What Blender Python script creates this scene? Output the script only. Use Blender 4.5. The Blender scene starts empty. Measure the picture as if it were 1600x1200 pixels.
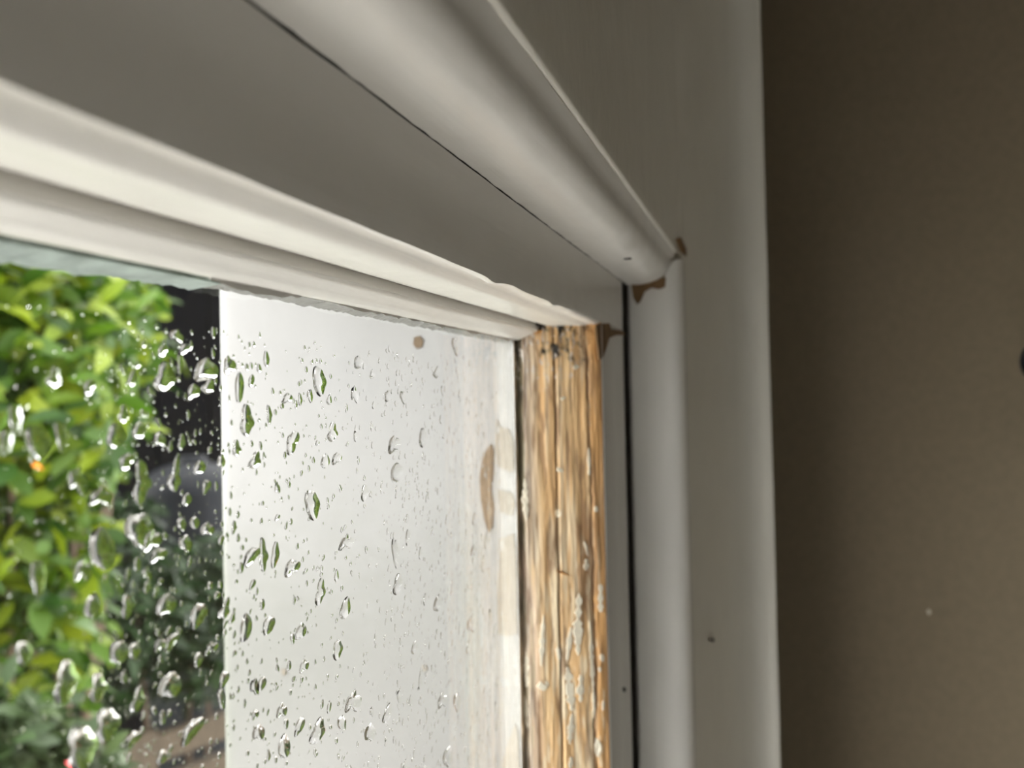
import bpy, bmesh, math, random
from mathutils import Vector, Matrix, noise

# ------------------------------------------------------------------ camera, sky, light
scene = bpy.context.scene
C = scene.collection
MM = 0.001
F_PX, CX, CY = 1250.0, 800.0, 600.0
Xc = Vector((430.0, 18.0, 1250.0)).normalized()          # window-width direction in camera axes
Zc = Vector((-0.02, -1.0, 0.0213))
Zc = (Zc - Xc * Zc.dot(Xc)).normalized()
Yc = Zc.cross(Xc)
RIGHT = Vector((Xc[0], Yc[0], Zc[0])); DOWN = Vector((Xc[1], Yc[1], Zc[1])); FWD = Vector((Xc[2], Yc[2], Zc[2]))
cam_d = bpy.data.cameras.new('camera'); cam = bpy.data.objects.new('camera', cam_d); C.objects.link(cam)
M3 = Matrix((RIGHT, -DOWN, -FWD)).transposed()
cam.matrix_world = M3.to_4x4()
cam_d.sensor_width = 36.0; cam_d.lens = 36.0 * F_PX / 1600.0
cam_d.clip_start = 0.004; cam_d.clip_end = 200
cam_d.dof.use_dof = True; cam_d.dof.focus_distance = 0.136; cam_d.dof.aperture_fstop = 18.0
scene.camera = cam

world = bpy.data.worlds.new('overcast_sky'); scene.world = world; world.use_nodes = True
bg = world.node_tree.nodes['Background']
bg.inputs['Color'].default_value = (1.0, 0.99, 0.975, 1); bg.inputs['Strength'].default_value = 10.0

def portal(name, loc, rot, sx, sy):
    l = bpy.data.lights.new(name, 'AREA'); l.shape = 'RECTANGLE'; l.size = sx; l.size_y = sy
    l.cycles.is_portal = True
    o = bpy.data.objects.new(name, l); C.objects.link(o); o.location = loc; o.rotation_euler = rot
portal('sky_portal', (-0.27, 0.20, -0.19), (math.radians(-90), 0, 0), 0.96, 0.50)

vs = scene.view_settings
vs.view_transform = 'Standard'; vs.look = 'None'; vs.gamma = 1.0; vs.exposure = 0.0; vs.use_curve_mapping = False
scene.display_settings.display_device = 'sRGB'
scene.cycles.use_denoising = True
scene.cycles.max_bounces = 14; scene.cycles.diffuse_bounces = 6; scene.cycles.transmission_bounces = 10
scene.cycles.transparent_max_bounces = 16

# ------------------------------------------------------------------ helpers
rnd = random.Random(11)
def ray(u, v):
    a, b = (u - CX) / F_PX, (v - CY) / F_PX
    return RIGHT * a + DOWN * b + FWD
def on_y(u, v, y_mm):
    r = ray(u, v); return r * (y_mm / r.y)               # point in mm
def on_x(u, v, x_mm):
    r = ray(u, v); return r * (x_mm / r.x)
def at(u, v, depth_m):
    return ray(u, v) * depth_m                           # metres
def fbm(x, y, z, o=4):
    return noise.fractal(Vector((x, y, z)), 1.0, 2.0, o)
def smooth(a, b, x):
    t = min(1.0, max(0.0, (x - a) / (b - a))); return t * t * (3 - 2 * t)

def tag(o, label=None, cat=None, group=None, kind=None):
    if label: o['label'] = label
    if cat: o['category'] = cat
    if group: o['group'] = group
    if kind: o['kind'] = kind
    return o
def empty(name, loc=(0, 0, 0)):
    o = bpy.data.objects.new(name, None); C.objects.link(o); o.location = loc
    o.empty_display_size = 0.01
    return o
def link_mesh(name, me, mat, parent=None, smooth_angle=None):
    if mat is not None and not me.materials: me.materials.append(mat)
    o = bpy.data.objects.new(name, me); C.objects.link(o)
    if parent is not None:
        o.parent = parent
        o.matrix_parent_inverse = Matrix.Translation(-Vector(parent.location)) if parent.parent is None else Matrix.Identity(4)
    if smooth_angle is not None:
        me.polygons.foreach_set('use_smooth', [True] * len(me.polygons))
        if smooth_angle < 3.1: me.set_sharp_from_angle(angle=smooth_angle)
    return o
def mesh_from(verts, faces, name='m'):
    me = bpy.data.meshes.new(name); me.from_pydata([tuple(v) for v in verts], [], faces); me.update(); return me
def fix_normals(me):
    bm = bmesh.new(); bm.from_mesh(me); bmesh.ops.recalc_face_normals(bm, faces=bm.faces); bm.to_mesh(me); bm.free()

def box_mesh(x0, x1, y0, y1, z0, z1, bevel=0.0, name='box'):
    bm = bmesh.new()
    bmesh.ops.create_cube(bm, size=1.0)
    for v in bm.verts:
        v.co = Vector(((x0 + x1) / 2 + v.co.x * (x1 - x0), (y0 + y1) / 2 + v.co.y * (y1 - y0), (z0 + z1) / 2 + v.co.z * (z1 - z0)))
    if bevel > 0:
        bmesh.ops.bevel(bm, geom=list(bm.edges), offset=bevel, segments=2, affect='EDGES', profile=0.6)
    me = bpy.data.meshes.new(name); bm.to_mesh(me); bm.free(); return me
def box(name, x0, x1, y0, y1, z0, z1, mat, parent=None, bevel=0.0):
    return link_mesh(name, box_mesh(x0, x1, y0, y1, z0, z1, bevel), mat, parent, 0.6 if bevel else None)

def densify(poly, step):
    out = []
    n = len(poly)
    for i in range(n):
        a, b = poly[i], poly[(i + 1) % n]
        k = max(1, int(math.hypot(b[0] - a[0], b[1] - a[1]) / step))
        for j in range(k):
            t = j / k; out.append((a[0] + (b[0] - a[0]) * t, a[1] + (b[1] - a[1]) * t))
    return out
def round_poly(poly, radii, seg=5):
    out = []; n = len(poly)
    for i in range(n):
        r = radii[i]
        p = Vector(poly[i])
        if r <= 0: out.append(tuple(p)); continue
        a = (Vector(poly[i - 1]) - p); b = (Vector(poly[(i + 1) % n]) - p)
        r = min(r, a.length * .49, b.length * .49)
        a = p + a.normalized() * r; b = p + b.normalized() * r
        for k in range(seg + 1):
            t = k / seg
            out.append(tuple(a * (1 - t) ** 2 + p * 2 * t * (1 - t) + b * t * t))
    return out
def sweep(name, poly, axis, stations, mat, parent=None, disp=None, ang=0.55):
    """closed profile polygon (mm) swept along an axis (mm stations). axis 'x': poly is (y,z); axis 'z': poly is (x,y)"""
    verts = []; faces = []; n = len(poly)
    for s in stations:
        for (p, q) in poly:
            v = Vector((s, p, q)) if axis == 'x' else Vector((p, q, s))
            if disp: v = v + disp(v)
            verts.append(v * MM)
    for i in range(len(stations) - 1):
        for j in range(n):
            k = (j + 1) % n
            faces.append((i * n + j, i * n + k, (i + 1) * n + k, (i + 1) * n + j))
    faces.append(tuple(range(n - 1, -1, -1)))
    e = (len(stations) - 1) * n
    faces.append(tuple(range(e, e + n)))
    me = mesh_from(verts, faces, name); fix_normals(me)
    return link_mesh(name, me, mat, parent, ang)
def frange(a, b, step):
    n = max(1, int(round(abs(b - a) / step))); return [a + (b - a) * i / n for i in range(n + 1)]

# ------------------------------------------------------------------ materials
def new_mat(name):
    m = bpy.data.materials.new(name); m.use_nodes = True
    nt = m.node_tree; return m, nt, nt.nodes['Principled BSDF']
def tex_noise(nt, scale, stretch=(1, 1, 1), detail=4, rough=0.55):
    tc = nt.nodes.new('ShaderNodeTexCoord'); mp = nt.nodes.new('ShaderNodeMapping'); mp.inputs['Scale'].default_value = stretch
    n = nt.nodes.new('ShaderNodeTexNoise'); n.inputs['Scale'].default_value = scale
    n.inputs['Detail'].default_value = detail; n.inputs['Roughness'].default_value = rough
    nt.links.new(tc.outputs['Object'], mp.inputs['Vector']); nt.links.new(mp.outputs['Vector'], n.inputs['Vector'])
    return n.outputs['Fac']
def ramp(nt, fac, stops):
    r = nt.nodes.new('ShaderNodeValToRGB')
    while len(r.color_ramp.elements) < len(stops): r.color_ramp.elements.new(0.5)
    for e, (p, c) in zip(r.color_ramp.elements, stops):
        e.position = p; e.color = (*c, 1)
    nt.links.new(fac, r.inputs['Fac']); return r.outputs['Color']
def bump(nt, bsdf, layers):
    prev = None
    for fac, strength, dist in layers:
        b = nt.nodes.new('ShaderNodeBump'); b.inputs['Strength'].default_value = strength; b.inputs['Distance'].default_value = dist
        nt.links.new(fac, b.inputs['Height'])
        if prev: nt.links.new(prev, b.inputs['Normal'])
        prev = b.outputs['Normal']
    nt.links.new(prev, bsdf.inputs['Normal'])
def simple(name, col, rough=0.6, spec=0.5, var=0.12, scale=30, bumpd=0.0, stretch=(1, 1, 1)):
    m, nt, b = new_mat(name)
    f = tex_noise(nt, scale, stretch)
    lo = tuple(c * (1 - var) for c in col); hi = tuple(min(1, c * (1 + var)) for c in col)
    nt.links.new(ramp(nt, f, [(0.3, lo), (0.7, hi)]), b.inputs['Base Color'])
    b.inputs['Roughness'].default_value = rough; b.inputs['Specular IOR Level'].default_value = spec
    if bumpd: bump(nt, b, [(f, 0.5, bumpd)])
    return m
def paint(name, stretch, col=(0.87, 0.852, 0.815), lo=0.95):
    m, nt, b = new_mat(name)
    big = tex_noise(nt, 18, (1, 1, 1), 3)
    nt.links.new(ramp(nt, big, [(0.3, tuple(c * lo for c in col)), (0.7, col)]), b.inputs['Base Color'])
    b.inputs['Roughness'].default_value = 0.27; b.inputs['Specular IOR Level'].default_value = 0.5
    brush = tex_noise(nt, 420, stretch, 5, 0.6); lump = tex_noise(nt, 160, tuple(0.5 + 0.5 * s for s in stretch), 2)
    bump(nt, b, [(lump, 0.25, 0.0006), (brush, 0.45, 0.00025)])
    return m
PAINT_X = paint('gloss_paint_brushed_along', (0.06, 1, 1))
PAINT_Z = paint('gloss_paint_brushed_upright', (1, 1, 0.06))
PAINT_FLAT = paint('gloss_paint_board', (0.5, 0.5, 0.25), (0.85, 0.825, 0.755))
PAINT_DARK = simple('unpainted_frame_timber', (0.05, 0.04, 0.03), 0.9, 0.2)
PAINT_GREY = paint('thin_paint_edge', (0.3, 1, 1), (0.66, 0.65, 0.62))
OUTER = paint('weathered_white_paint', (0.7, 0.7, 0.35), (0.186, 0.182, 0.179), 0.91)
WALLM = simple('taupe_wall_paint', (0.235, 0.190, 0.130), 0.85, 0.2, 0.06, 220, 0.0003)
CEIL = simple('ceiling_paint', (0.72, 0.70, 0.66), 0.9, 0.2, 0.04, 40)
FLOORM = simple('floor_boards', (0.30, 0.19, 0.10), 0.5, 0.4, 0.25, 12, 0, (0.2, 2, 1))
BARE = simple('bare_brown_wood', (0.21, 0.125, 0.06), 0.75, 0.25, 0.3, 300, 0.0003, (1, 1, 0.3))
BLACK = simple('gap_shade_black', (0.012, 0.011, 0.010), 0.8, 0.2)  # black that stands for the shade in the gap beside the sash
BLACKGLOSS = simple('black_enamel', (0.008, 0.009, 0.016), 0.35, 0.5)
PUTTY = simple('weathered_putty', (0.235, 0.275, 0.265), 0.7, 0.3, 0.25, 260, 0.0004)
FLAKE = simple('old_paint_flake', (0.76, 0.69, 0.56), 0.6, 0.3, 0.1, 500, 0.0001)
CHIP = simple('exposed_primer', (0.1944, 0.1692, 0.1404), 0.8, 0.2, 0.14, 260, 0.0002)
RUST = simple('peeled_brown_undercoat', (0.1368, 0.0972, 0.0648), 0.8, 0.2, 0.18, 260, 0.0002)
SPECK = simple('dark_speck', (0.05, 0.045, 0.04), 0.8, 0.2)
SPLINTER = simple('fresh_orange_wood', (0.60, 0.31, 0.10), 0.7, 0.3, 0.25, 300, 0.0003, (1, 1, 0.2))

def wood_mat():
    m, nt, b = new_mat('stripped_pine')
    at_ = nt.nodes.new('ShaderNodeAttribute'); at_.attribute_name = 'tone'
    g = tex_noise(nt, 1500, (1, 1, 0.05), 5, 0.65)
    mix = nt.nodes.new('ShaderNodeMix'); mix.data_type = 'RGBA'; mix.blend_type = 'MULTIPLY'; mix.inputs[0].default_value = 1.0
    nt.links.new(at_.outputs['Color'], mix.inputs[6])
    nt.links.new(ramp(nt, g, [(0.32, (0.87, 0.84, 0.80)), (0.62, (1.04, 1.035, 1.03))]), mix.inputs[7])
    nt.links.new(mix.outputs[2], b.inputs['Base Color'])
    b.inputs['Roughness'].default_value = 0.62; b.inputs['Specular IOR Level'].default_value = 0.35
    bump(nt, b, [(g, 0.6, 0.00025)])
    return m
WOOD = wood_mat()

def pane_mat():
    m = bpy.data.materials.new('window_glass'); m.use_nodes = True; nt = m.node_tree
    for n in list(nt.nodes): nt.nodes.remove(n)
    out = nt.nodes.new('ShaderNodeOutputMaterial'); mx = nt.nodes.new('ShaderNodeMixShader')
    fr = nt.nodes.new('ShaderNodeFresnel')
    geo = nt.nodes.new('ShaderNodeNewGeometry'); io = nt.nodes.new('ShaderNodeMapRange')   # same index from either side of the sheet
    io.inputs['To Min'].default_value = 1.45; io.inputs['To Max'].default_value = 1 / 1.45
    nt.links.new(geo.outputs['Backfacing'], io.inputs['Value']); nt.links.new(io.outputs['Result'], fr.inputs['IOR'])
    tr = nt.nodes.new('ShaderNodeBsdfTransparent'); tr.inputs['Color'].default_value = (0.985, 0.99, 0.985, 1)
    gl = nt.nodes.new('ShaderNodeBsdfGlossy'); gl.inputs['Roughness'].default_value = 0.0
    nt.links.new(fr.outputs[0], mx.inputs[0]); nt.links.new(tr.outputs[0], mx.inputs[1]); nt.links.new(gl.outputs[0], mx.inputs[2])
    nt.links.new(mx.outputs[0], out.inputs['Surface']); return m
GLASS = pane_mat()
def water_mat():
    m = bpy.data.materials.new('rain_water'); m.use_nodes = True; nt = m.node_tree
    for n in list(nt.nodes): nt.nodes.remove(n)
    out = nt.nodes.new('ShaderNodeOutputMaterial'); g = nt.nodes.new('ShaderNodeBsdfGlass')
    g.inputs['IOR'].default_value = 1.333; g.inputs['Roughness'].default_value = 0.0
    nt.links.new(g.outputs[0], out.inputs['Surface']); return m
WATER = water_mat()

def leaf_mat(name, c0, c1, c2):
    m, nt, b = new_mat(name)
    oi = nt.nodes.new('ShaderNodeNewGeometry')
    r = nt.nodes.new('ShaderNodeValToRGB'); r.color_ramp.elements.new(0.5)
    for e, (p, c) in zip(r.color_ramp.elements, [(0.0, c0), (0.5, c1), (1.0, c2)]): e.position = p; e.color = (*c, 1)
    oinfo = nt.nodes.new('ShaderNodeObjectInfo'); add = nt.nodes.new('ShaderNodeMath'); add.operation = 'ADD'
    fr = nt.nodes.new('ShaderNodeMath'); fr.operation = 'FRACT'
    nt.links.new(oi.outputs['Random Per Island'], add.inputs[0]); nt.links.new(oinfo.outputs['Random'], add.inputs[1])
    nt.links.new(add.outputs[0], fr.inputs[0]); nt.links.new(fr.outputs[0], r.inputs['Fac'])
    nt.links.new(r.outputs['Color'], b.inputs['Base Color'])
    b.inputs['Roughness'].default_value = 0.55; b.inputs['Specular IOR Level'].default_value = 0.25
    tl = nt.nodes.new('ShaderNodeBsdfTranslucent'); mx = nt.nodes.new('ShaderNodeMixShader'); mx.inputs[0].default_value = 0.35
    nt.links.new(r.outputs['Color'], tl.inputs['Color'])
    nt.links.new(b.outputs[0], mx.inputs[1]); nt.links.new(tl.outputs[0], mx.inputs[2])
    nt.links.new(mx.outputs[0], nt.nodes['Material Output'].inputs['Surface'])
    return m
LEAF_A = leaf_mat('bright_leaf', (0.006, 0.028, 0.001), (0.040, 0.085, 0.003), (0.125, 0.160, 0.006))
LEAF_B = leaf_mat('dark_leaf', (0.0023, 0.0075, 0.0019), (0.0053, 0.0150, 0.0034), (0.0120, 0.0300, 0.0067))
LEAF_C = leaf_mat('grey_green_leaf', (0.0160, 0.0320, 0.0088), (0.0240, 0.0456, 0.0136), (0.0400, 0.0600, 0.0208))
BARK = simple('bark', (0.07, 0.05, 0.035), 0.9, 0.2, 0.3, 60)
GAP_SHADE = simple('gap_shade_boards', (0.0009, 0.0010, 0.0014), 0.95, 0.02, 0.3, 14, 0, (0.3, 0.3, 2))  # near black, standing in for the shade of the garden gap
SLATE = simple('wet_slate', (0.0025, 0.0035, 0.0055), 0.6, 0.12, 0.25, 20)
TIMBER = simple('weathered_timber', (0.0375, 0.0285, 0.0188), 0.8, 0.2, 0.25, 20, 0, (4, 4, 1))
LAWN = simple('wet_lawn', (0.09, 0.14, 0.04), 0.9, 0.2, 0.3, 6)
PAVE = simple('bounce_stone', (0.52, 0.51, 0.49), 0.7, 0.3, 0.1, 8)
BRICK = simple('render_outside', (0.50, 0.46, 0.40), 0.9, 0.2, 0.1, 20)
RED = simple('red_petal', (0.62, 0.05, 0.06), 0.5, 0.4)
ORANGE = simple('orange_leaf', (0.75, 0.26, 0.04), 0.5, 0.4)

# ------------------------------------------------------------------ geometry constants (mm)
YG = 68.0                 # inner face of the glass
YGO = 71.0                # outer face of the glass
YF = 47.6                 # inner face of the sash
XG = 199.6                # visible right-hand edge of the glass
XS0, XS1 = 213.6, 245.0   # stile face
XL = -700.0               # left edge of the glass
ZB = -402.0               # bottom edge of the glass
ZT = 16.2                 # top edge of the glass
X5 = 209.0                # outer lining face
XW = 455.0                # brown wall
ZCEIL, ZFLOOR = 430.0, -1900.0

# ------------------------------------------------------------------ room shell
def struct(o, label, cat): return tag(o, label, cat, None, 'structure')
m = MM
struct(box('wall_right', XW * m, XW * m + .1, -3.1, 0.033, ZFLOOR * m, ZCEIL * m, WALLM), 'taupe painted side wall meeting the white window trim at right', 'wall')
struct(box('wall_left', -2.7, -2.6, -3.1, 0.033, ZFLOOR * m, ZCEIL * m, WALLM), 'taupe painted wall at the far side of the room', 'wall')
struct(box('floor', -2.7, 0.555, -3.2, 0.19, ZFLOOR * m - .05, ZFLOOR * m, FLOORM), 'brown wooden floor of the room', 'floor')
struct(box('ceiling', -2.7, 0.555, -3.2, 0.19, ZCEIL * m, ZCEIL * m + .05, CEIL), 'off-white ceiling of the room', 'ceiling')
wf = empty('wall_front'); struct(wf, 'outer wall around the white window', 'wall')
box('wall_panel', -2.7, -0.765, 0.034, 0.17, ZFLOOR * m, ZCEIL * m, WALLM, wf)
box('wall_panel', -0.765, 0.2915, 0.034, 0.17, ZFLOOR * m, -0.4635, WALLM, wf)
box('wall_panel', -0.765, 0.555, 0.034, 0.17, 0.0785, ZCEIL * m, WALLM, wf)
box('wall_panel', 0.292, 0.555, 0.034, 0.17, ZFLOOR * m, 0.078, WALLM, wf)
struct(box('wall_back', -2.7, 0.555, -3.2, -3.101, ZFLOOR * m, ZCEIL * m, WALLM), 'taupe painted back wall of the room', 'wall')

# ------------------------------------------------------------------ the window
w1 = empty('window_1', (-0.25, 0.068, -0.3)); struct(w1, 'white painted sash window with rain-spotted glass and stripped stile', 'window')

XST = frange(-700, -20, 40)[:-1] + frange(-20, 30, 4)[:-1] + frange(30, 245.0, 1.5)
def tilt(x): return .013 * (205 - max(x, 0.0))
def rail_disp(v):
    k = 0.10 * fbm(v.x * .05, v.y * .3, v.z * .3, 2)
    d = Vector((0, -k, k))
    if v.y < 49.4 and v.z < 23:                            # lumpy paint on the arris
        a = fbm(v.x * .11, 3.1, 0.2, 3)
        b = math.exp(-((v.x - 131) / 3.2) ** 2) * 0.55 + math.exp(-((v.x - 168) / 2.4) ** 2) * .45 + math.exp(-((v.x - 141) / 4) ** 2) * -.25
        d += Vector((0, -.18 * a, -0.16 * a - b))
    if v.z > 20.9 and v.y < 50: d += Vector((0, 0, tilt(v.x) * (smooth(20.9, 21.4, v.z))))
    elif v.y < 52.4: d += Vector((0, 0, tilt(v.x) * smooth(52.4, 49.5, v.y)))
    elif v.z > 30: d += Vector((0, 0, tilt(v.x)))
    return d
rail = [(68.0, 16.2), (66.6, 16.25), (65, 17.0), (63.2, 17.85), (62.4, 18.15), (62.1, 18.6), (62.6, 19.5), (63.0, 20.7), (60.9, 20.45), (60.5, 19.95), (59.4, 19.8), (57.6, 19.82), (56, 19.88), (54.5, 19.9), (53, 19.86), (51.8, 20.0),
        (50.7, 20.35), (49.9, 20.5), (49.2, 20.45), (48.6, 20.5), (48.15, 20.7), (47.8, 21.05), (47.64, 21.5), (47.6, 22.2), (47.6, 24), (47.6, 28), (47.6, 32), (47.6, 36.7), (88, 36.7), (88, 22.4), (68, 22.4)]
sweep('top_rail', rail, 'x', XST, PAINT_X, w1, rail_disp, 0.9)
# strip of putty outside the glass, seen through it under the rail
XP = on_y(345, 452, 71.1).x
def putty_disp(v):
    if v.z < 16.35 and v.y > 72:
        return Vector((0, 0, .40 * fbm(v.x * .22, 0, 7, 4) + .25 * fbm(v.x * .9, 0, 2, 2) + (.5 + 2.0 * smooth(25, XP, v.x) if v.z < 15 else 0)))
    return Vector((0, 0, 0))
pp = [(71.05, 16.4), (75.4, 13.6), (76.4, 13.5), (87, 22.2), (71.05, 22.2)]
sweep('putty_strip', pp, 'x', frange(-700, 0, 30)[:-1] + frange(0, XP, .8), PUTTY, w1, putty_disp, 0.6)['label'] = 'teal-grey weathered putty'
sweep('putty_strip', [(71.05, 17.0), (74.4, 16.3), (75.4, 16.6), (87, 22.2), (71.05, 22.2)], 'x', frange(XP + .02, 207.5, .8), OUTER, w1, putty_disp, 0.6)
# ragged edge of paint on the inside of the glass, along the rail
def smear_disp(v):
    if v.z < 16.0:
        return Vector((0, 0, min(.3, .8 * fbm(v.x * .06, 5, 1, 3) + .30 * fbm(v.x * .5, 0, 3, 3))))
    return Vector((0, 0, 0))
sweep('paint_smear', [(67.98, 15.95), (67.8, 15.85), (67.6, 16.5), (67.98, 16.5)], 'x', frange(XP - 6, 199.4, .5), PAINT_GREY, w1, smear_disp, 0.6)
link_mesh('glass_pane', box_mesh((XL - 6) * m, 207.6 * m, YG * m, YGO * m, (ZB - 6) * m, 21.5 * m), GLASS, w1)
# bottom rail and far stile
sweep('bottom_rail', [(68, ZB), (61, ZB - 2.5), (61, ZB - 4.5), (50, ZB - 6), (47.6, ZB - 8), (47.6, -440), (88, -440), (88, ZB - 6.6), (68, ZB - 6.6)], 'x', [-700, 245.0], PAINT_X, w1)
sweep('side_stile', [(-700, 68), (-702.5, 61), (-704.5, 61), (-706, 50), (-708, 47.6), (-748, 47.6), (-748, 88), (-706.6, 88), (-706.6, 68)], 'z', [-440, 36.7], PAINT_Z, w1)

# ---- stripped right-hand stile: a dense strip of bare wood in front of a painted body
NA, NB = Vector((XG, YG)), Vector((XS0, YF))
PN = Vector((-(NA.y - NB.y), -(NB.x - NA.x))).normalized()      # outward (towards room and glass)
def wood_frac_to_xy(fr):
    p = NA.lerp(NB, fr)
    return p + PN * (1.1 * math.sin(math.pi * fr) ** .8)
def crack2(z): return 0.845 + .028 * fbm(z * .05, 1, 4, 2) + .01 * fbm(z * .35, 4, 1, 2) - .03 * smooth(-12, 12, z)
def crack1(z): return 0.452 + .006 * fbm(z * .06, 8, 1, 2)
def wood_depth(fr, z):
    d = 0.0
    g = abs(fr - 0.062 - .012 * fbm(z * .12, 2, 2, 3)) / .036              # open joint beside the glass
    d -= 1.6 * max(0, 1 - g ** 2)
    c = abs(fr - crack1(z)) / .016; d -= (1.5 + .5 * fbm(z * .07, 3, 3, 2)) * max(0, 1 - c)
    c = abs(fr - crack2(z)) / .020; d -= (0.9 + .9 * fbm(z * .15, 6, 3, 2)) * max(0, 1 - c)
    if fr < crack1(z): d -= .45
    if fr > crack2(z): d += .30
    d += .38 * fbm(fr * 9, z * .035, 1.7, 4) + .12 * fbm(fr * 34, z * .10, 9.1, 3)
    e = smooth(9.5, 15.5, z + 3.5 * fbm(fr * 7, 0, 3, 3))                   # ragged top end
    d -= 0.6 * e * (0.5 + .8 * abs(fbm(fr * 12, z * .4, 5, 3)))
    d *= smooth(0, .02, fr) * (1 - smooth(.985, 1.0, fr))
    return d
def mixc(a, b, t): t = max(0, min(1, t)); return tuple(a[i] * (1 - t) + b[i] * t for i in range(3))
TAN, ORG, PALE, STAIN, GREY, MOULD = (.80, .56, .31), (.78, .48, .23), (.86, .74, .54), (.27, .15, .085), (.68, .60, .53), (.055, .05, .035)
def wood_tone(fr, z):
    n1 = fbm(fr * 7, z * .022, 0.3, 3); n2 = fbm(fr * 13, z * .03, 4.4, 3); n3 = fbm(fr * 15, z * .06, 8.8, 4)
    low = smooth(-10, -75, z)
    c = mixc(TAN, ORG, .5 + 1.0 * n1)
    c = mixc(c, PALE, smooth(.10, .5, n2) * (.5 + .35 * low))
    if fr < .45:                                                           # strip beside the glass: greyer edge
        c = mixc(c, GREY, smooth(.30, .14, fr + .06 * n3) * (.65 + .5 * n3))
    st = smooth(.0, .32, n3 + .5 * math.exp(-((z + 40) / 16) ** 2) * smooth(.55, .70, fr) * smooth(.98, .86, fr) * 1.5 + .28 * low * smooth(.5, .8, fr) * smooth(1.0, .86, fr) - .18)
    c = mixc(c, STAIN, st * .7)
    if fr > crack2(z) + .01: c = mixc(c, (.68, .36, .13), .75 - .4 * st)
    c = mixc(c, PALE, smooth(.24, .36, fbm(fr * 18, z * .09, 15, 3)) * .7 * low)
    g = abs(fr - .062 - .012 * fbm(z * .12, 2, 2, 3))
    c = mixc(c, mixc(MOULD, (.15, .13, .06), .5 + fbm(z * .11, 0, 6, 2)), smooth(.050, .026, g) * (.9 if z > -26 else .55 + .5 * fbm(z * .1, 6, 6, 2)))
    c = mixc(c, (.10, .055, .025), smooth(.016, .004, abs(fr - crack1(z))) * .8)
    c = mixc(c, (.16, .075, .03), smooth(.018, .004, abs(fr - crack2(z))) * (.55 + .6 * fbm(z * .12, 1, 9, 2)))
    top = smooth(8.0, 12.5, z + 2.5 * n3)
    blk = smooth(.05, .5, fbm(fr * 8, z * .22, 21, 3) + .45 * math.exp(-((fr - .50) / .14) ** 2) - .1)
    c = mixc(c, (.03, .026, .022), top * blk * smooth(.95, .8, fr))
    sp = smooth(.30, .40, fbm(fr * 26, z * .55, 31, 2)) * smooth(1.0, 9.0, z)
    return mixc(c, (.72, .66, .62), sp * .8 * smooth(.8, .6, fr))
NC, ZR = 96, frange(26, -135, .33)
verts, faces, cols = [], [], []
for z in ZR:
    for j in range(NC + 1):
        fr = j / NC
        p = wood_frac_to_xy(fr) + PN * wood_depth(fr, z)
        verts.append(Vector((p.x, p.y, z)) * MM); cols.append(wood_tone(fr, z))
for i in range(len(ZR) - 1):
    for j in range(NC):
        a = i * (NC + 1) + j; faces.append((a, a + 1, a + NC + 2, a + NC + 1))
me = mesh_from(verts, faces, 'wood'); fix_normals(me)
ca = me.color_attributes.new('tone', 'FLOAT_COLOR', 'POINT')
ca.data.foreach_set('color', [x for c in cols for x in (*c, 1.0)])
stile = sweep('side_stile', [(XG + 4.2, 68), (XG + 4.4, 66), (XS0 + .5, 50.5), (XS0 + .45, 48.6), (XS0 + .35, 47.9), (XS0 + .6, 47.35), (XS0 + 1.4, 47.6), (230, 47.6), (XS1, 47.6), (XS1, 70.9), (207.8, 70.9), (207.8, 68)], 'z', frange(-440, -135, 15)[:-1] + frange(-135, 20.5, 1.2), PAINT_Z, w1,
              lambda v: Vector((.12 * fbm(v.z * .16, 0, 0, 3), 0, 0)) if v.x < 216 and v.y < 49 else Vector((0, 0, 0)), .6)
link_mesh('stripped_wood', me, WOOD, stile, 3.2)['label'] = 'bare weathered orange-brown wood with cracks'
# lower run of the bare wood, below the frame
vv = []; ff = []; cc = []
zz = frange(-135, -402, 4)
for z in zz:
    for j in range(25):
        fr = j / 24; p = wood_frac_to_xy(fr) + PN * wood_depth(fr, z); vv.append(Vector((p.x, p.y, z)) * MM); cc.append(wood_tone(fr, z))
for i in range(len(zz) - 1):
    for j in range(24):
        a = i * 25 + j; ff.append((a, a + 1, a + 26, a + 25))
me = mesh_from(vv, ff, 'wood_low'); fix_normals(me)
ca = me.color_attributes.new('tone', 'FLOAT_COLOR', 'POINT'); ca.data.foreach_set('color', [x for c in cc for x in (*c, 1.0)])
link_mesh('stripped_wood', me, WOOD, stile, 3.2)

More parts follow.
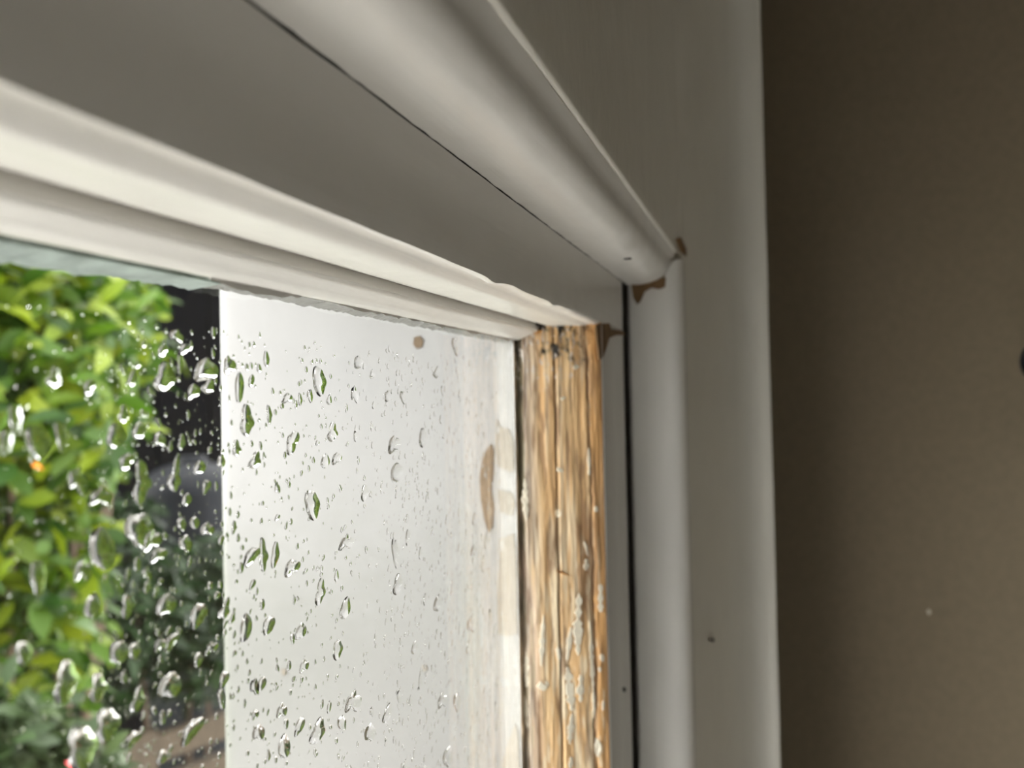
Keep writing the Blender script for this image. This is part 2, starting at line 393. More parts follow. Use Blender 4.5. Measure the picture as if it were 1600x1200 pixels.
def wood_uv(u, v):
    """pixel in the photograph -> (frac, z mm) on the stile's moulding line"""
    r = ray(u, v)
    d = NB - NA
    den = r.x * d.y - r.y * d.x
    t = (NA.x * d.y - NA.y * d.x) / den
    p = r * t
    return ((p.x - NA.x) / d.x), p.z
def flake(u0, v0, u1, v1, w, name='paint_flake', mat=FLAKE, h=.28):
    f0, z0 = wood_uv(u0, v0); f1, z1 = wood_uv(u1, v1)
    n = max(4, int(abs(z1 - z0) / .5)); hw = w / 137.0 / 2; ph = rnd.uniform(0, 99)
    vs_, fs_ = [], []
    for i in range(n + 1):
        t = i / n; z = z0 + (z1 - z0) * t
        e = math.sqrt(max(0.02, math.sin(math.pi * min(.97, max(.03, t))))) * max(.25, 1 + 1.1 * fbm(t * n * .35, ph, 0, 3))
        fc = f0 + (f1 - f0) * t + hw * .35 * fbm(t * n * .15, ph, 5, 2)
        for k, q in ((-1.0, -.15), (-.85, h), (0, h * 1.15), (.85, h), (1.0, -.15)):
            fr = min(.995, max(.005, fc + hw * e * k))
            p = wood_frac_to_xy(fr) + PN * (max(wood_depth(fc, z), wood_depth(fr, z)) + q)
            vs_.append(Vector((p.x, p.y, z)) * MM)
    for i in range(n):
        for k in range(4):
            a = i * 5 + k; fs_.append((a, a + 1, a + 6, a + 5))
    me_ = mesh_from(vs_, fs_, name); fix_normals(me_)
    return link_mesh(name, me_, mat, stile, .8)
for a in [(902, 925, 900, 1022, 11), (920, 968, 927, 1120, 6), (904, 1052, 905, 1094, 9), (890, 978, 884, 1030, 8), (884, 1040, 892, 1108, 12), (892, 1112, 888, 1160, 9),
          (936, 912, 938, 955, 9), (931, 1152, 933, 1180, 8), (941, 1092, 940, 1108, 6), (843, 1064, 847, 1078, 10), (852, 1063, 856, 1070, 6), (918, 700, 919, 742, 5), (914, 872, 914, 890, 8),
          (871, 796, 871, 808, 6), (930, 790, 930, 799, 7), (820, 748, 822, 812, 8), (823, 1020, 824, 1075, 6), (822, 1090, 825, 1140, 6), (848, 960, 845, 1040, 7), (871, 730, 874, 737, 10),
          (897, 570, 897, 578, 9), (878, 620, 876, 626, 7), (938, 1020, 939, 1032, 6), (935, 1040, 935, 1048, 5), (890, 1180, 888, 1200, 8), (870, 1010, 872, 1030, 6), (911, 845, 917, 868, 5)]:
    flake(*a)
flake(804, 526, 842, 517, 26, 'splinter', SPLINTER, .7)['label'] = 'orange torn wood splinter'
flake(868, 890, 884, 898, 5, 'splinter', SPLINTER, .5)

def patch(name, mat, pts, parent, plane, off=0.25, thick=.5, axis='y'):
    """thin slab with the given outline (pixels) lying on a plane, its own thickness"""
    P = []
    for (u, v) in pts:
        P.append(on_y(u, v, plane) if axis == 'y' else on_x(u, v, plane))
    n = len(P); d = Vector((0, 1, 0)) if axis == 'y' else Vector((1, 0, 0))
    vs_ = [(p - d * off) * MM for p in P] + [(p + d * (thick - off)) * MM for p in P]
    fs_ = [tuple(range(n)), tuple(range(2 * n - 1, n - 1, -1))] + [(i, (i + 1) % n, n + (i + 1) % n, n + i) for i in range(n)]
    me_ = mesh_from(vs_, fs_, name); fix_normals(me_)
    return link_mesh(name, me_, mat, parent)
patch('bare_patch', BARE, [(931, 512), (938, 506), (952, 505), (954, 514), (966, 516), (976, 519), (976, 524), (962, 524), (952, 528), (947, 545), (941, 560), (936, 562), (934, 540)], stile, YF, .12, .5)['label'] = 'brown chipped wood at top of the stile'
patch('stain_speck', SPECK, [(972, 1075), (975, 1073), (978, 1076), (977, 1081), (974, 1082)], stile, YF, .1, .4)

box('frame_jamb', .2508, .2918, .0484, .1705, -.44, .0384, PAINT_DARK, w1)
box('frame_jamb', -.7645, -.7485, .0345, .1705, -.44, .0384, PAINT_DARK, w1)
box('frame_head', -.7645, .2918, .0484, .0882, .0400, .0780, PAINT_DARK, w1)
# black strip put in for the shade of the gap between sash and bead
box('gap_shade_strip', (XS1 + .15) * m, (XS1 + 5.5) * m, .0515, .0707, -.44, .0367, BLACK, w1)

# ---- outer lining seen through the glass
def lin_disp(v):
    return Vector((.22 * fbm(v.y * .05, v.z * .02, 3, 3) + .05 * fbm(v.y * .4, v.z * .3, 1, 3), 0, 0)) if v.x < 214 else Vector((0, 0, 0))
lin = densify(round_poly([(207.9, 71.05), (208.0, 83), (209.0, 87), (X5 + .2, 97), (X5, 120), (X5 - .2, 171.0), (250, 171.0), (250, 71.05)],
                         [0, 2, 2, 3, 0, 5, 0, 0]), 2.5)
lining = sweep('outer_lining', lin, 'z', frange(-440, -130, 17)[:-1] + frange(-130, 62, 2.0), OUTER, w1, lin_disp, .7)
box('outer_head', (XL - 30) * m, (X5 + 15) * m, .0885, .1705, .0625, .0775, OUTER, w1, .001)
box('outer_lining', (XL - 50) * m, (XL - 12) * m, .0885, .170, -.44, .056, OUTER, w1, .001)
box('outer_sill', (XL - 50) * m, .291, .0885, .215, -.4625, -.4405, PAINT_X, w1, .002)
def lpatch(name, mat, pts, label=None):
    # lies on the sloping putty face / lining: sample each outline point onto that surface
    res = []
    for (u, v) in pts:
        r = ray(u, v); p = None
        segs = [((207.9, 71.05), (208.0, 83)), ((208.0, 83), (209.0, 87)), ((209.0, 87), (X5 + .2, 97)), ((X5 + .2, 97), (X5, 171))]
        for a, b in segs:
            dx, dy = b[0] - a[0], b[1] - a[1]
            den = r.x * dy - r.y * dx
            t = (a[0] * dy - a[1] * dx) / den; q = r * t
            if a[1] - .3 <= q.y <= b[1] + .3: p = q; break
        if p is None: p = on_x(u, v, X5)
        res.append(p)
    n = len(res); c = sum(res, Vector()) / n
    o1 = [p - Vector((.40, 0, 0)) for p in res]; o2 = [p + Vector((.5, 0, 0)) for p in res]
    vs_ = [p * MM for p in o1 + o2]
    fs_ = [tuple(range(n)), tuple(range(2 * n - 1, n - 1, -1))] + [(i, (i + 1) % n, n + (i + 1) % n, n + i) for i in range(n)]
    me_ = mesh_from(vs_, fs_, name); fix_normals(me_)
    bm = bmesh.new(); bm.from_mesh(me_); bmesh.ops.triangulate(bm, faces=bm.faces); bm.to_mesh(me_); bm.free()
    o = link_mesh(name, me_, mat, lining)
    if label: o['label'] = label
lpatch('peeled_patch', RUST, [(768, 694), (772, 700), (771, 740), (768, 765), (772, 790), (770, 825), (764, 832), (757, 812), (752, 780), (750, 745), (755, 715), (762, 700)], 'brown peeled lozenge in the white paint')
lpatch('bare_chip', CHIP, [(776, 655), (783, 668), (795, 670), (803, 690), (804, 735), (797, 738), (778, 728), (775, 700)])
lpatch('bare_chip', CHIP, [(778, 765), (800, 770), (806, 790), (800, 805), (782, 800)])
lpatch('bare_chip', CHIP, [(781, 842), (803, 834), (807, 870), (808, 990), (793, 993), (780, 990), (778, 930), (781, 880)])
lpatch('bare_chip', CHIP, [(806, 1130), (810, 1150), (812, 1200), (812, 1230), (784, 1230), (786, 1190), (796, 1155)])
lpatch('rust_spot', RUST, [(648, 527), (657, 525), (662, 532), (660, 542), (652, 545), (646, 538)], 'small rusty spot in the white paint')
lpatch('rust_spot', CHIP, [(440, 1046), (447, 1044), (449, 1052), (443, 1056)])
lpatch('rust_spot', CHIP, [(660, 1040), (666, 1038), (668, 1046), (662, 1049)])

# ------------------------------------------------------------------ beads and boards round the sash
def bead_disp(v):
    k = .12 * fbm(v.x * .06, v.y * .2, v.z * .05, 3)
    d = Vector((0, -k, -k + tilt(v.x)))
    if v.y > 46.5 and v.z < 39: d += Vector((0, k, .22 * fbm(v.x * .25, 2, 0, 4)))
    return d
hb = round_poly([(47.56, 36.6), (42, 36.3), (36.6, 37.5), (34.0, 40.6), (33.8, 44.0), (32.6, 46.4), (47.56, 46.4)], [.8, 4, 3, 2.0, 2.2, 0, 0], 6)
t1 = sweep('trim_1', densify(hb, 2.0), 'x', frange(-760, -20, 40)[:-1] + frange(-20, 262.5, 2.0), PAINT_X, None, bead_disp, .6)
struct(t1, 'bright rounded white bead running along the top of the sash', 'window bead')
patch('nail_hole', SPECK, [(975, 405), (979, 403), (983, 404), (979, 406)], t1, 37.0, .9, 1.2)
jb = round_poly([(253.5, 48), (251.0, 46.4), (251.0, 40), (252.2, 33.2), (256.0, 30.2), (262.6, 30.4), (262.6, 48)], [0, .4, 4, 4, 3, .8, 0], 6)
t2 = sweep('trim_2', densify(jb, 2.0), 'z', frange(-440, -120, 18)[:-1] + frange(-120, 36.6, 1.5), PAINT_Z, None,
           lambda v: Vector((.14 * fbm(v.x * .1, v.y * .1, v.z * .03, 3) if v.x < 262 else 0, 0, smooth(37, 31.5, v.y) * 7 if v.z > 36.5 else 0)), .6)
struct(t2, 'upright rounded white bead beside the bare wood stile', 'window bead')
patch('bare_patch', BARE, [(986, 440), (1000, 441), (1014, 437), (1040, 434), (1039, 448), (1030, 452), (1018, 450), (1008, 456), (1001, 472), (996, 476), (990, 466)], t2, 251.4, .9, 1.4, 'x')['label'] = 'brown unpainted gap under the head bead'

jp = [(263.0, 31.6)]
for i in range(1, 17):
    t = i / 16; jp.append((263 + 58 * t, 31.6 - 12.6 * t ** 1.55))
for i in range(1, 13):                                                        # hollow rising to the outer edge
    t = i / 12; q = [(321, 19.0), (328.5, 16.6), (331.6, 13.0), (331.2, 6.8)]
    jp.append(tuple(q[0][k] * (1 - t) ** 3 + 3 * q[1][k] * t * (1 - t) ** 2 + 3 * q[2][k] * t * t * (1 - t) + q[3][k] * t ** 3 for k in (0, 1)))
jp += [(331.6, 6.2), (332.4, 6.4), (332.8, 9.5), (332.8, 33.5), (263, 33.5)]
t3 = sweep('trim_3', jp, 'z', frange(-462, -130, 20)[:-1] + frange(-130, 200, 3)[:-1] + [200, 300, 428], PAINT_FLAT, None,
           lambda v: Vector((0, .20 * fbm(v.x * .04, v.z * .03, 4, 3), 0)) if v.y < 32 else Vector((0, 0, 0)), .7)
struct(t3, 'wide white upright trim board with rounded edge against the wall', 'window trim')
patch('bare_patch', BARE, [(1057, 374), (1062, 371), (1070, 388), (1076, 400), (1072, 403), (1064, 392)], t3, 31.3, .5, 1.0)['label'] = 'brown chipped spot in the white board'
patch('stain_speck', SPECK, [(1110, 999), (1113, 997), (1116, 1001), (1113, 1003)], t3, 27.4, .6, 1.2)
hd = round_poly([(33.5, 46.5), (32.5, 46.5), (31.75, 46.9), (31.6, 48.5), (31.6, 428), (33.5, 428)], [0, .6, 1.0, 1.5, 0, 0])
t4 = sweep('trim_4', densify(hd, 8.0), 'x', frange(-765, -20, 60)[:-1] + frange(-20, 262.9, 4), PAINT_FLAT, None,
           lambda v: Vector((0, .16 * fbm(v.x * .03, v.z * .03, 9, 3) if v.y < 33 and v.z > 50 else 0, tilt(v.x) if v.z < 200 else 0)), .7)
struct(t4, 'flat white head board above the rounded bead', 'window trim')
t5 = box('trim_5', -0.80, (XW - .5) * m, -0.22, 0.088, -0.4625, -0.4405, PAINT_X, None, .003)  # unseen board, made deep to bounce light up onto the bead
struct(t5, 'white window board below the sash, out of view, deepened for bounce light', 'window board')

# black knob at the right-hand edge of the photograph
kn = at(1633, 566, 0.395)
knob = empty('wall_knob', (XW * m, kn.y, kn.z)); tag(knob, 'small black round knob on the taupe wall at right edge', 'knob')
def lathe(name, prof, mat, parent, seg=28):
    vs_, fs_ = [], []
    for (dx, r) in prof:
        for k in range(seg):
            a = 2 * math.pi * k / seg; vs_.append((XW * m - dx * m, kn.y + r * m * math.cos(a), kn.z + r * m * math.sin(a)))
    for i in range(len(prof) - 1):
        for k in range(seg):
            a, b = i * seg + k, i * seg + (k + 1) % seg; fs_.append((a, b, b + seg, a + seg))
    fs_.append(tuple(range(seg))); fs_.append(tuple(range(len(vs_) - seg, len(vs_))))
    me_ = mesh_from(vs_, fs_, name); fix_normals(me_); return link_mesh(name, me_, mat, parent, .7)
lathe('mounting_plate', [(0, 12), (2, 12), (3, 11)], BLACKGLOSS, knob)
lathe('stem', [(3, 4), (16, 4), (19, 7)], BLACKGLOSS, knob)
lathe('knob_head', [(19, 7), (20, 12), (24, 15.4), (28, 16), (32, 14.7), (35, 10.6), (36.5, 5)], BLACKGLOSS, knob)
patch('paint_fleck', FLAKE, [(1448, 954), (1452, 952), (1455, 957), (1451, 961)], bpy.data.objects['wall_right'], XW, .3, .5, 'x')

# ------------------------------------------------------------------ garden
GZ = -2.05
struct(box('ground', -9, 9, 3.0, 16, GZ - .1, GZ, LAWN), 'wet green lawn beyond the paving', 'ground')
struct(box('paving', -9, 9, 0.175, 2.995, GZ - .1, GZ, PAVE), 'unseen pale paving added below the window to bounce light up', 'paving')  # unseen paving added to bounce daylight up under the rail and bead
def leaf_verts(L, W, fold=.22, curl=.12):
    pts = []
    prof = [(0, .05), (.22, .72), (.5, 1.0), (.78, .62), (1.0, .02)]
    for t, w in prof:
        z = -curl * L * t * t
        pts.append((t * L, -w * W / 2, z + fold * w * W / 2)); pts.append((t * L, 0, z)); pts.append((t * L, w * W / 2, z + fold * w * W / 2))
    fs_ = []
    for i in range(4):
        a = i * 3; fs_ += [(a, a + 1, a + 4, a + 3), (a + 1, a + 2, a + 5, a + 4)]
    return [Vector(p) for p in pts], fs_
def rand_rot(down=.35):
    d = Vector((rnd.gauss(0, 1), rnd.gauss(0, 1), rnd.gauss(0, .7) - down)).normalized()
    return d.to_track_quat('X', 'Z').to_matrix() @ Matrix.Rotation(rnd.uniform(-1.1, 1.1), 3, 'X')
def tube(name, pts, r0, r1, mat, parent, seg=7):
    vs_, fs_ = [], []
    for i, p in enumerate(pts):
        d = (pts[min(i + 1, len(pts) - 1)] - pts[max(i - 1, 0)]).normalized()
        q = d.to_track_quat('Z', 'X').to_matrix(); r = r0 + (r1 - r0) * i / (len(pts) - 1)
        for k in range(seg):
            a = 2 * math.pi * k / seg; vs_.append(p + q @ Vector((r * math.cos(a), r * math.sin(a), 0)))
    for i in range(len(pts) - 1):
        for k in range(seg):
            a, b = i * seg + k, i * seg + (k + 1) % seg; fs_.append((a, b, b + seg, a + seg))
    fs_.append(tuple(range(seg))); fs_.append(tuple(range(len(vs_) - seg, len(vs_))))
    me_ = mesh_from(vs_, fs_, name); fix_normals(me_); return link_mesh(name, me_, mat, parent, 1.0)
def shrub(name, label, cat, clumps, base, mat, leaf, n_stuff, n_leaf, group=None):
    """clumps: list of (centre, radius); leaves sit on and inside the clumps; the nearest ones are leaf objects"""
    root = empty(name, base); tag(root, label, cat, group)
    tot = sum(r * r for c, r in clumps); spots = []
    for c, r in clumps:
        for _ in range(int((n_stuff + n_leaf) * r * r / tot)):
            d = Vector((rnd.gauss(0, 1), rnd.gauss(0, 1), rnd.gauss(0, 1))).normalized()
            spots.append(c + d * r * (rnd.random() ** .35))
    def seen(p):
        u = CX + F_PX * p.dot(RIGHT) / p.dot(FWD); v = CY + F_PX * p.dot(DOWN) / p.dot(FWD)
        return p.length + (0 if -40 < u < 350 and 380 < v < 1230 else 50)
    spots.sort(key=seen)
    protos = []
    for k in range(5):
        pv, pf = leaf_verts(leaf * (0.8 + .12 * k), leaf * (.46 + .04 * (k % 3)), .15 + .06 * k, .05 + .07 * k)
        me_ = mesh_from(pv, pf, 'leaf'); me_.materials.append(mat); me_.polygons.foreach_set('use_smooth', [True] * len(me_.polygons)); protos.append(me_)
    base_v = Vector(base)
    for i, p in enumerate(spots[:n_leaf]):
        o = bpy.data.objects.new('leaf', protos[i % 5]); C.objects.link(o); o.parent = root
        o.matrix_local = Matrix.Translation(p - base_v) @ rand_rot().to_4x4() @ Matrix.Scale(rnd.uniform(.8, 1.2), 4)
    vs_, fs_ = [], []
    pv, pf = leaf_verts(leaf, leaf * .5)
    for p in spots[n_leaf:]:
        R = rand_rot(); s = rnd.uniform(.7, 1.25); b = len(vs_)
        vs_ += [p + R @ (q * s) for q in pv]; fs_ += [tuple(b + i for i in f) for f in pf]
    fo = link_mesh('foliage', mesh_from(vs_, fs_, 'foliage'), mat, root, 3.2); fo['kind'] = 'stuff'
    for c, r in clumps:
        mid = Vector((base_v.x * .5 + c.x * .5 + rnd.uniform(-.05, .05), base_v.y * .5 + c.y * .5, base_v.z * .45 + c.z * .55))
        tube('branch', [base_v.copy(), base_v.lerp(mid, .5), mid, c], .016, .004, BARK, root)
    return root
def dist(u, v, d): return at(u, v, d)
A = [(dist(-60, 470, 1.15), .19), (dist(60, 480, 1.2), .15), (dist(150, 560, 1.35), .13), (dist(20, 640, 1.1), .16), (dist(120, 690, 1.3), .10), (dist(-80, 800, 1.1), .2),
     (dist(40, 860, 1.15), .12), (dist(90, 960, 1.3), .10), (dist(0, 1010, 1.1), .14), (dist(180, 500, 1.5), .10), (dist(-200, 600, 1.15), .26), (dist(-220, 1000, 1.1), .24), (dist(180, 640, 1.6), .07)]
shrub('leafy_shrub', 'bright yellow-green leafy shrub outside, nearest the left of the pane', 'shrub', A, (A[3][0].x - .02, A[3][0].y, GZ), LEAF_A, .047, 4200, 300)
B = [(dist(210, 930, 1.9), .15), (dist(290, 960, 2.1), .15), (dist(300, 1030, 2.0), .10), (dist(140, 1050, 1.9), .14), (dist(200, 820, 2.0), .08), (dist(330, 900, 2.2), .12)]
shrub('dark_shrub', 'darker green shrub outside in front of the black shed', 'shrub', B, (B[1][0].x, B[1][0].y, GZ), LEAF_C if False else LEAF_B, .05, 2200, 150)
D = [(dist(-20, 1190, .80), .07), (dist(60, 1190, .82), .06), (dist(110, 1240, .84), .06), (dist(-140, 1260, .78), .12), (dist(170, 1250, .86), .04)]
shrub('grey_green_shrub', 'low grey-green shrub outside at the bottom left of the pane', 'shrub', D, (D[1][0].x, D[1][0].y, GZ), LEAF_C, .030, 2000, 150)
# dark hedge mass behind
H = []
for u, v, d, r in [(60, 420, 2.3, .24), (150, 450, 2.3, .16), (180, 560, 2.3, .10), (60, 620, 2.2, .25), (20, 850, 2.2, .25), (-150, 600, 2.2, .4), (90, 900, 2.2, .15), (-60, 1040, 2.1, .2)]:
    H.append((dist(u, v, d), r))
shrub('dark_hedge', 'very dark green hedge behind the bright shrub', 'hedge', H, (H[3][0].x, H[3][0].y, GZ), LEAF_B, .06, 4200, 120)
# dark shed behind the gap, put in for its shade
s0 = dist(330, 700, 4.2)
backdrop = empty('gap_shade_backdrop', (s0.x, s0.y, GZ)); tag(backdrop, 'dark blue-black boarded shed added for the shade of the gap beside the shrub', 'backdrop')
sx0, sx1 = s0.x - .9, s0.x + 1.9
for i in range(14):
    a = sx0 + (sx1 - sx0) * i / 14; b = sx0 + (sx1 - sx0) * (i + 1) / 14 - .008
    box('board', a, b, s0.y + .25 + .006 * (i % 2), s0.y + .29 + .006 * (i % 2), GZ, .95, GAP_SHADE, backdrop)
box('backdrop_block', sx0, sx1, s0.y + .32, s0.y + 1.6, GZ, .93, GAP_SHADE, backdrop)
box('backdrop_cap', sx0 - .1, sx1 + .1, s0.y + .12, s0.y + 1.7, .95, 1.02, SLATE, backdrop, .01)
tk = dist(300, 745, 3.1)  # rounded form put in for the blue-grey smear in the gap
form = empty('blue_grey_form', (tk.x, tk.y, GZ)); tag(form, 'blue-grey rounded tank in the dark gap', 'form')
bm = bmesh.new(); bmesh.ops.create_uvsphere(bm, u_segments=28, v_segments=14, radius=1)
for v in bm.verts: v.co = Vector((tk.x + v.co.x * .20, tk.y + v.co.y * .2, tk.z - .06 + max(v.co.z, -.02) * .12 + (0 if v.co.z > -.02 else (GZ - tk.z) * (-v.co.z))))
me = bpy.data.meshes.new('form'); bm.to_mesh(me); bm.free(); link_mesh('form_body', me, SLATE, form, 1.0)
bm = bmesh.new(); bmesh.ops.create_cone(bm, segments=24, radius1=.06, radius2=.05, depth=.03, cap_ends=True)
for v in bm.verts: v.co += Vector((tk.x, tk.y, tk.z + .065))
me = bpy.data.meshes.new('lid'); bm.to_mesh(me); bm.free(); link_mesh('form_lid', me, SLATE, form, .6)
# timber rails below
p0, p1 = dist(120, 1105, 1.75), dist(420, 1165, 2.1)
fn = empty('timber_fence', (p0.x, p0.y, GZ)); tag(fn, 'low weathered timber fence rails at the bottom of the pane', 'fence')
dv = (p1 - p0); dv.z = 0; L = dv.length; dv.normalize(); nv = Vector((-dv.y, dv.x, 0))
def plank(name, a, b, z0, z1, th):
    vs_ = []
    for s in (a, b):
        for w in (-th / 2, th / 2):
            for z in (z0, z1): q = p0 + dv * s + nv * w; vs_.append((q.x, q.y, z))
    fs_ = [(0, 1, 3, 2), (4, 6, 7, 5), (0, 4, 5, 1), (2, 3, 7, 6), (0, 2, 6, 4), (1, 5, 7, 3)]
    me_ = mesh_from(vs_, fs_, name); fix_normals(me_); return link_mesh(name, me_, TIMBER, fn)
zr = (p0.z + p1.z) / 2
for k in range(4): plank('rail', -.5, L + .8, zr - .055 - k * .1, zr + .005 - k * .1, .03)
for k in range(4): plank('post', -.4 + k * .5, -.33 + k * .5, GZ, zr + .02, .028)
# a red flower and an orange leaf
fl = dist(119, 1194, .76)
fr_ = empty('red_flower', (fl.x, fl.y, fl.z)); tag(fr_, 'small red flower at the bottom left of the pane', 'flower')
for k in range(5):
    pv, pf = leaf_verts(.010, .009, .3, -.2); R = Matrix.Rotation(k * 1.2566, 3, Vector((-.6, -.7, .2)).normalized()) @ Vector((.2, -.3, 1)).to_track_quat('X', 'Z').to_matrix()
    link_mesh('petal', mesh_from([fl + R @ q for q in pv], pf, 'petal'), RED, fr_)
tube('stem', [fl.copy(), fl + Vector((.01, .02, -.12)), fl + Vector((.02, .04, -.35))], .002, .002, LEAF_C, fr_, 5)
ol = dist(50, 728, 0.95)
pv, pf = leaf_verts(.022, .012); R = rand_rot(.8)
tag(link_mesh('fading_leaf', mesh_from([ol + R @ q for q in pv], pf, 'fading_leaf'), ORANGE), 'single orange leaf on the bright shrub', 'leaf')

# ------------------------------------------------------------------ raindrops on the outside of the glass
def drop_geo(a, b, h, lean, ph, rough, rings=5, seg=18):
    """dome on the pane: a half-width (x), b half-height (z), h height (outwards); mm"""
    rim = []
    for k in range(seg):
        t = 2 * math.pi * k / seg
        rr = 1 + rough * (math.sin(2 * t + ph) * .30 + math.sin(3 * t + ph * 1.7) * .22 + math.sin(5 * t + ph * .6) * .12)
        z = math.sin(t) * b * rr; x = math.cos(t) * a * rr * (1 - .22 * math.sin(t)) + lean * z
        rim.append((x, z))
    vs_, fs_ = [], []
    for i in range(rings):
        s = 1 - (i / rings) ** 1.5; y = h * (1 - s ** 2.4)
        for (x, z) in rim: vs_.append(Vector((x * s, y, z * s - .12 * b * (1 - s))))
    vs_.append(Vector((0, h, -.12 * b)))
    for i in range(rings - 1):
        for k in range(seg):
            p, q = i * seg + k, i * seg + (k + 1) % seg; fs_.append((p + seg, q + seg, q, p))
    top = len(vs_) - 1
    for k in range(seg): fs_.append((top, (rings - 1) * seg + (k + 1) % seg, (rings - 1) * seg + k))
    nb = len(vs_)
    for (x, z) in rim: vs_.append(Vector((x, 0, z)))
    fs_.append(tuple(nb + k for k in range(seg)))
    return vs_, fs_
YD = YGO + .02
taken = []
def free(p, r):
    for q, s in taken:
        if (p.x - q.x) ** 2 + (p.z - q.z) ** 2 < ((r + s) * .95) ** 2: return False
    return True
def px_size(p):
    r = p * MM; dpt = r.dot(FWD); return MM * F_PX / dpt     # px per mm (upright)
# notable drops read from the photograph: (u, v, width px, height px, shape)
BIG = [(499, 594, 22, 40), (386, 656, 22, 42), (399, 719, 20, 24), (457, 690, 18, 36), (374, 604, 14, 50), (449, 622, 24, 18), (616, 694, 20, 30), (661, 683, 14, 28), (620, 738, 18, 32), (520, 675, 16, 26),
       (488, 787, 24, 42), (541, 847, 18, 26), (618, 862, 12, 40), (622, 912, 16, 28), (501, 924, 16, 34), (540, 950, 16, 32), (456, 886, 20, 28), (393, 868, 24, 28), (430, 866, 14, 36), (412, 866, 14, 42),
       (497, 1142, 24, 34), (578, 1144, 20, 28), (444, 1166, 18, 40), (409, 1068, 16, 20), (470, 986, 16, 26), (384, 980, 18, 46), (420, 976, 18, 30), (352, 952, 16, 28), (528, 1014, 16, 28), (475, 1040, 12, 22),
       (552, 1096, 20, 34), (606, 1114, 14, 24), (440, 1110, 14, 24), (534, 1130, 14, 26), (468, 1134, 14, 28), (404, 1144, 18, 26), (398, 1072, 14, 26), (700, 1182, 16, 30), (737, 974, 12, 26),
       (682, 582, 14, 18), (560, 566, 14, 22), (712, 540, 12, 24), (554, 616, 10, 28), (606, 618, 10, 18), (630, 620, 10, 18), (570, 770, 12, 22), (740, 860, 12, 18), (692, 1094, 12, 26), (714, 1096, 12, 28),
       (416, 560, 10, 24), (358, 570, 16, 32), (370, 700, 14, 22), (684, 942, 14, 26), (648, 1012, 10, 18), (508, 720, 16, 22), (526, 716, 14, 20), (346, 720, 12, 22), (350, 1060, 14, 26), (346, 1090, 12, 30),
       # over the dark gap and the shrub
       (258, 588, 34, 40), (322, 578, 32, 40), (276, 524, 26, 20), (289, 545, 16, 20), (254, 548, 14, 20), (282, 566, 10, 30), (302, 612, 16, 28), (198, 720, 22, 26), (182, 680, 36, 34), (60, 688, 44, 46),
       (218, 672, 20, 28), (222, 752, 30, 52), (274, 744, 18, 46), (250, 686, 16, 24), (284, 690, 12, 22), (196, 716, 24, 34), (292, 780, 26, 18), (122, 750, 26, 44), (158, 776, 30, 30), (96, 680, 22, 40),
       (160, 856, 38, 70), (218, 826, 46, 50), (238, 844, 24, 34), (247, 866, 26, 24), (290, 848, 20, 26), (200, 945, 24, 30), (146, 946, 26, 40), (260, 944, 28, 34), (310, 960, 24, 40), (186, 1018, 30, 36),
       (210, 1016, 20, 24), (268, 1002, 18, 26), (252, 1006, 16, 28), (38, 1020, 28, 34), (104, 1064, 40, 56), (154, 1074, 28, 36), (266, 1070, 34, 40), (216, 1092, 22, 32), (168, 1130, 40, 46), (128, 1166, 48, 64),
       (300, 1140, 30, 36), (208, 1154, 22, 24), (254, 1182, 20, 20), (310, 1030, 16, 20), (330, 1012, 18, 20), (284, 818, 14, 20), (304, 816, 16, 18), (324, 826, 18, 22), (312, 730, 18, 22), (322, 760, 12, 24),
       (85, 590, 22, 30), (208, 590, 14, 26), (194, 646, 18, 26), (24, 652, 24, 44), (10, 690, 18, 44), (130, 890, 20, 40), (300, 630, 16, 40), (326, 604, 20, 22), (140, 604, 16, 24), (60, 900, 26, 50)]
G = 'raindrops on the window pane'
DROPS = []
for (u, v, w, h) in BIG:
    p = on_y(u, v, YD); s = px_size(p)
    q = on_y(u + w, v, YD); a = abs(q.x - p.x) / 2; b = h / s / 2
    a = min(a, b * 1.25)
    if any((p.x - q.x) ** 2 + (p.z - q.z) ** 2 < (.62 * (r + max(a, b))) ** 2 for q, r in taken): continue
    DROPS.append((p, a, b, w * h)); taken.append((p, max(a, b)))
def scatter(n, umin, umax, vmin, vmax, r0, r1, powr, store):
    k = 0; tries = 0
    while k < n and tries < n * 12:
        tries += 1
        u = rnd.uniform(umin, umax); v = rnd.uniform(vmin, vmax)
        p = on_y(u, v, YD)
        if p.z > 10.5 or p.x > 197: continue
        r = (r0 + (r1 - r0) * rnd.random() ** powr) * (p.length / 180) ** .8
        el = rnd.uniform(.9, 1.7)
        if not free(p, r * 1.05): continue
        taken.append((p, r * 1.05)); store.append((p, r, r * el, (r * px_size(p)) ** 2 * 2)); k += 1
scatter(90, 335, 800, 500, 1225, .45, 1.15, 1.8, DROPS)
scatter(70, 190, 335, 470, 1225, .30, .85, 1.6, DROPS)
TINY = []
scatter(1000, 335, 800, 480, 1225, .14, .55, 1.6, TINY)
scatter(520, 600, 800, 480, 1225, .14, .45, 1.4, TINY)
scatter(340, 150, 340, 455, 1225, .10, .42, 1.6, TINY)
scatter(120, 0, 160, 440, 1225, .10, .30, 1.5, TINY)
for _ in range(1500):                                      # the rest of the pane, outside the photograph's frame
    p = Vector((rnd.uniform(XL + 4, 196), YD, rnd.uniform(ZB + 3, 10)))
    u, v = CX + F_PX * p.dot(RIGHT) / p.dot(FWD) if p.dot(FWD) > 1 else -999, CY + F_PX * p.dot(DOWN) / p.dot(FWD) if p.dot(FWD) > 1 else -999
    if -30 < u < 1630 and -30 < v < 1230: continue
    r = .25 + 1.3 * rnd.random() ** 2.4
    if free(p, r): taken.append((p, r)); TINY.append((p, r, r * rnd.uniform(.95, 1.5), 0))
DROPS.sort(key=lambda d: -d[3])
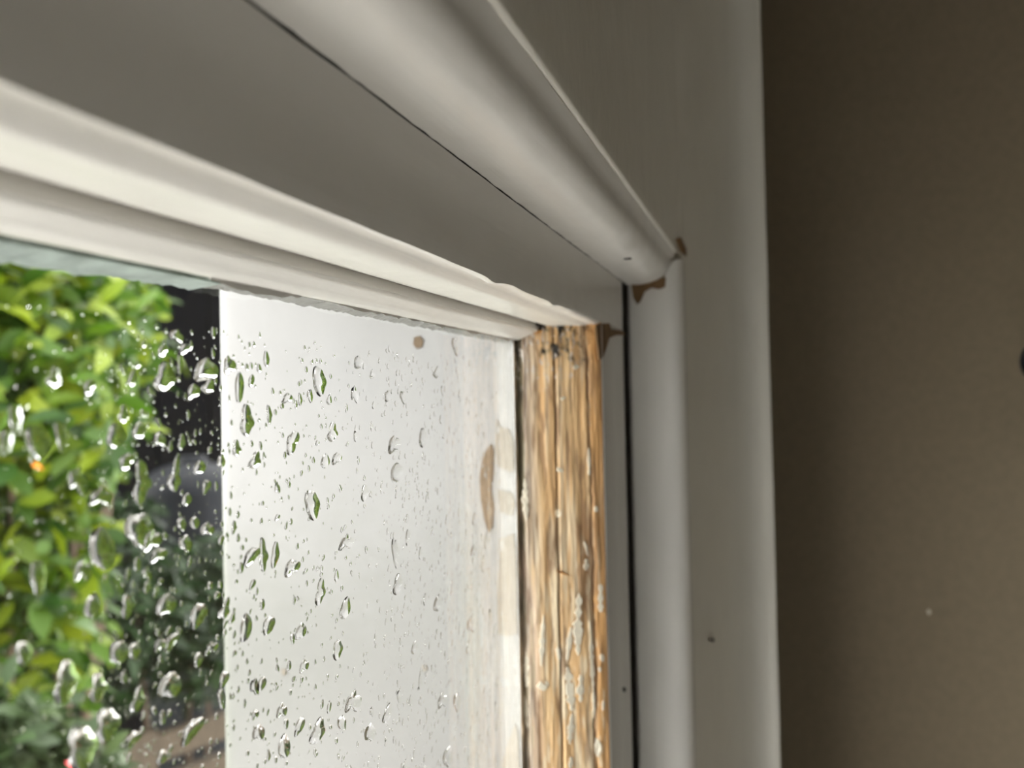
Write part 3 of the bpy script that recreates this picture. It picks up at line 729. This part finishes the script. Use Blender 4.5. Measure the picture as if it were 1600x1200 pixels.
TINY += DROPS[300:]; DROPS = DROPS[:300]

def pix(p):
    return CX + F_PX * p.dot(RIGHT) / p.dot(FWD), CY + F_PX * p.dot(DOWN) / p.dot(FWD)
LAB = {}
for i, (p, a, b, area) in enumerate(DROPS):
    big = max(a, b)
    rough = rnd.uniform(.15, .8) if i % 3 else rnd.uniform(.5, 1.2)
    hh = min(a, b) * rnd.uniform(.30, .50)
    vs_, fs_ = drop_geo(a, b, hh, rnd.uniform(-.15, .22), rnd.uniform(0, 6.28), rough, 8 if area > 150 else 6, 28 if area > 150 else 18)
    me = mesh_from([q * MM for q in vs_], fs_, 'raindrop')
    o = link_mesh('raindrop', me, WATER, None, 3.2); o.location = p * MM
    u, v = pix(p)
    if u > 338:
        k = min(4, int((u - 338) / 93)); back = 'over white frame ' + ('at outer edge', 'left of middle', 'at middle', 'right of middle', 'beside bare wood')[k]
    else:
        back = ('against the dark gap', 'where shrub meets gap', 'against the bright shrub')[0 if u > 235 else 1 if u > 150 else 2]
    rowt = ('just under top rail', 'high up', 'at mid height', 'below mid height', 'low down', 'at the very bottom')[min(5, max(0, int((v - 430) / 128)))]
    shape = ('tall' if b > 1.45 * a else 'round')
    size = 'large' if area > 600 else 'medium' if area > 220 else 'small'
    o['size_area'] = area
    LAB.setdefault('%s %s raindrop %s, %s' % (size, shape, back, rowt), []).append((u, o))
ORD = ['leftmost', 'second from left', 'third from left', 'fourth from left', 'fifth from left', 'sixth from left', 'seventh from left', 'eighth from left', 'ninth from left', 'tenth from left', 'eleventh from left', 'twelfth from left', 'thirteenth from left']
for lab, lst in LAB.items():
    lst.sort(key=lambda t: t[0])
    for i, (u, o) in enumerate(lst):
        del o['size_area']
        ex = '' if len(lst) == 1 else ', ' + ('rightmost' if i == len(lst) - 1 else ORD[min(i, 12)])
        tag(o, lab + ex, 'raindrop', G)
vs_all, fs_all = [], []
for (p, a, b, area) in TINY:
    vs_, fs_ = drop_geo(a, b, min(a, b) * rnd.uniform(.34, .6), rnd.uniform(-.15, .2), rnd.uniform(0, 6.28), rnd.uniform(.1, .8), 4, 11)
    k = len(vs_all); vs_all += [(q + p) * MM for q in vs_]; fs_all += [tuple(k + i for i in f) for f in fs_]
me = mesh_from(vs_all, fs_all, 'fine_spray')
o = link_mesh('fine_rain_droplets', me, WATER, None, 3.2)
tag(o, 'fine rain droplets scattered all over the outside of the pane', 'rain droplets', None, 'stuff')
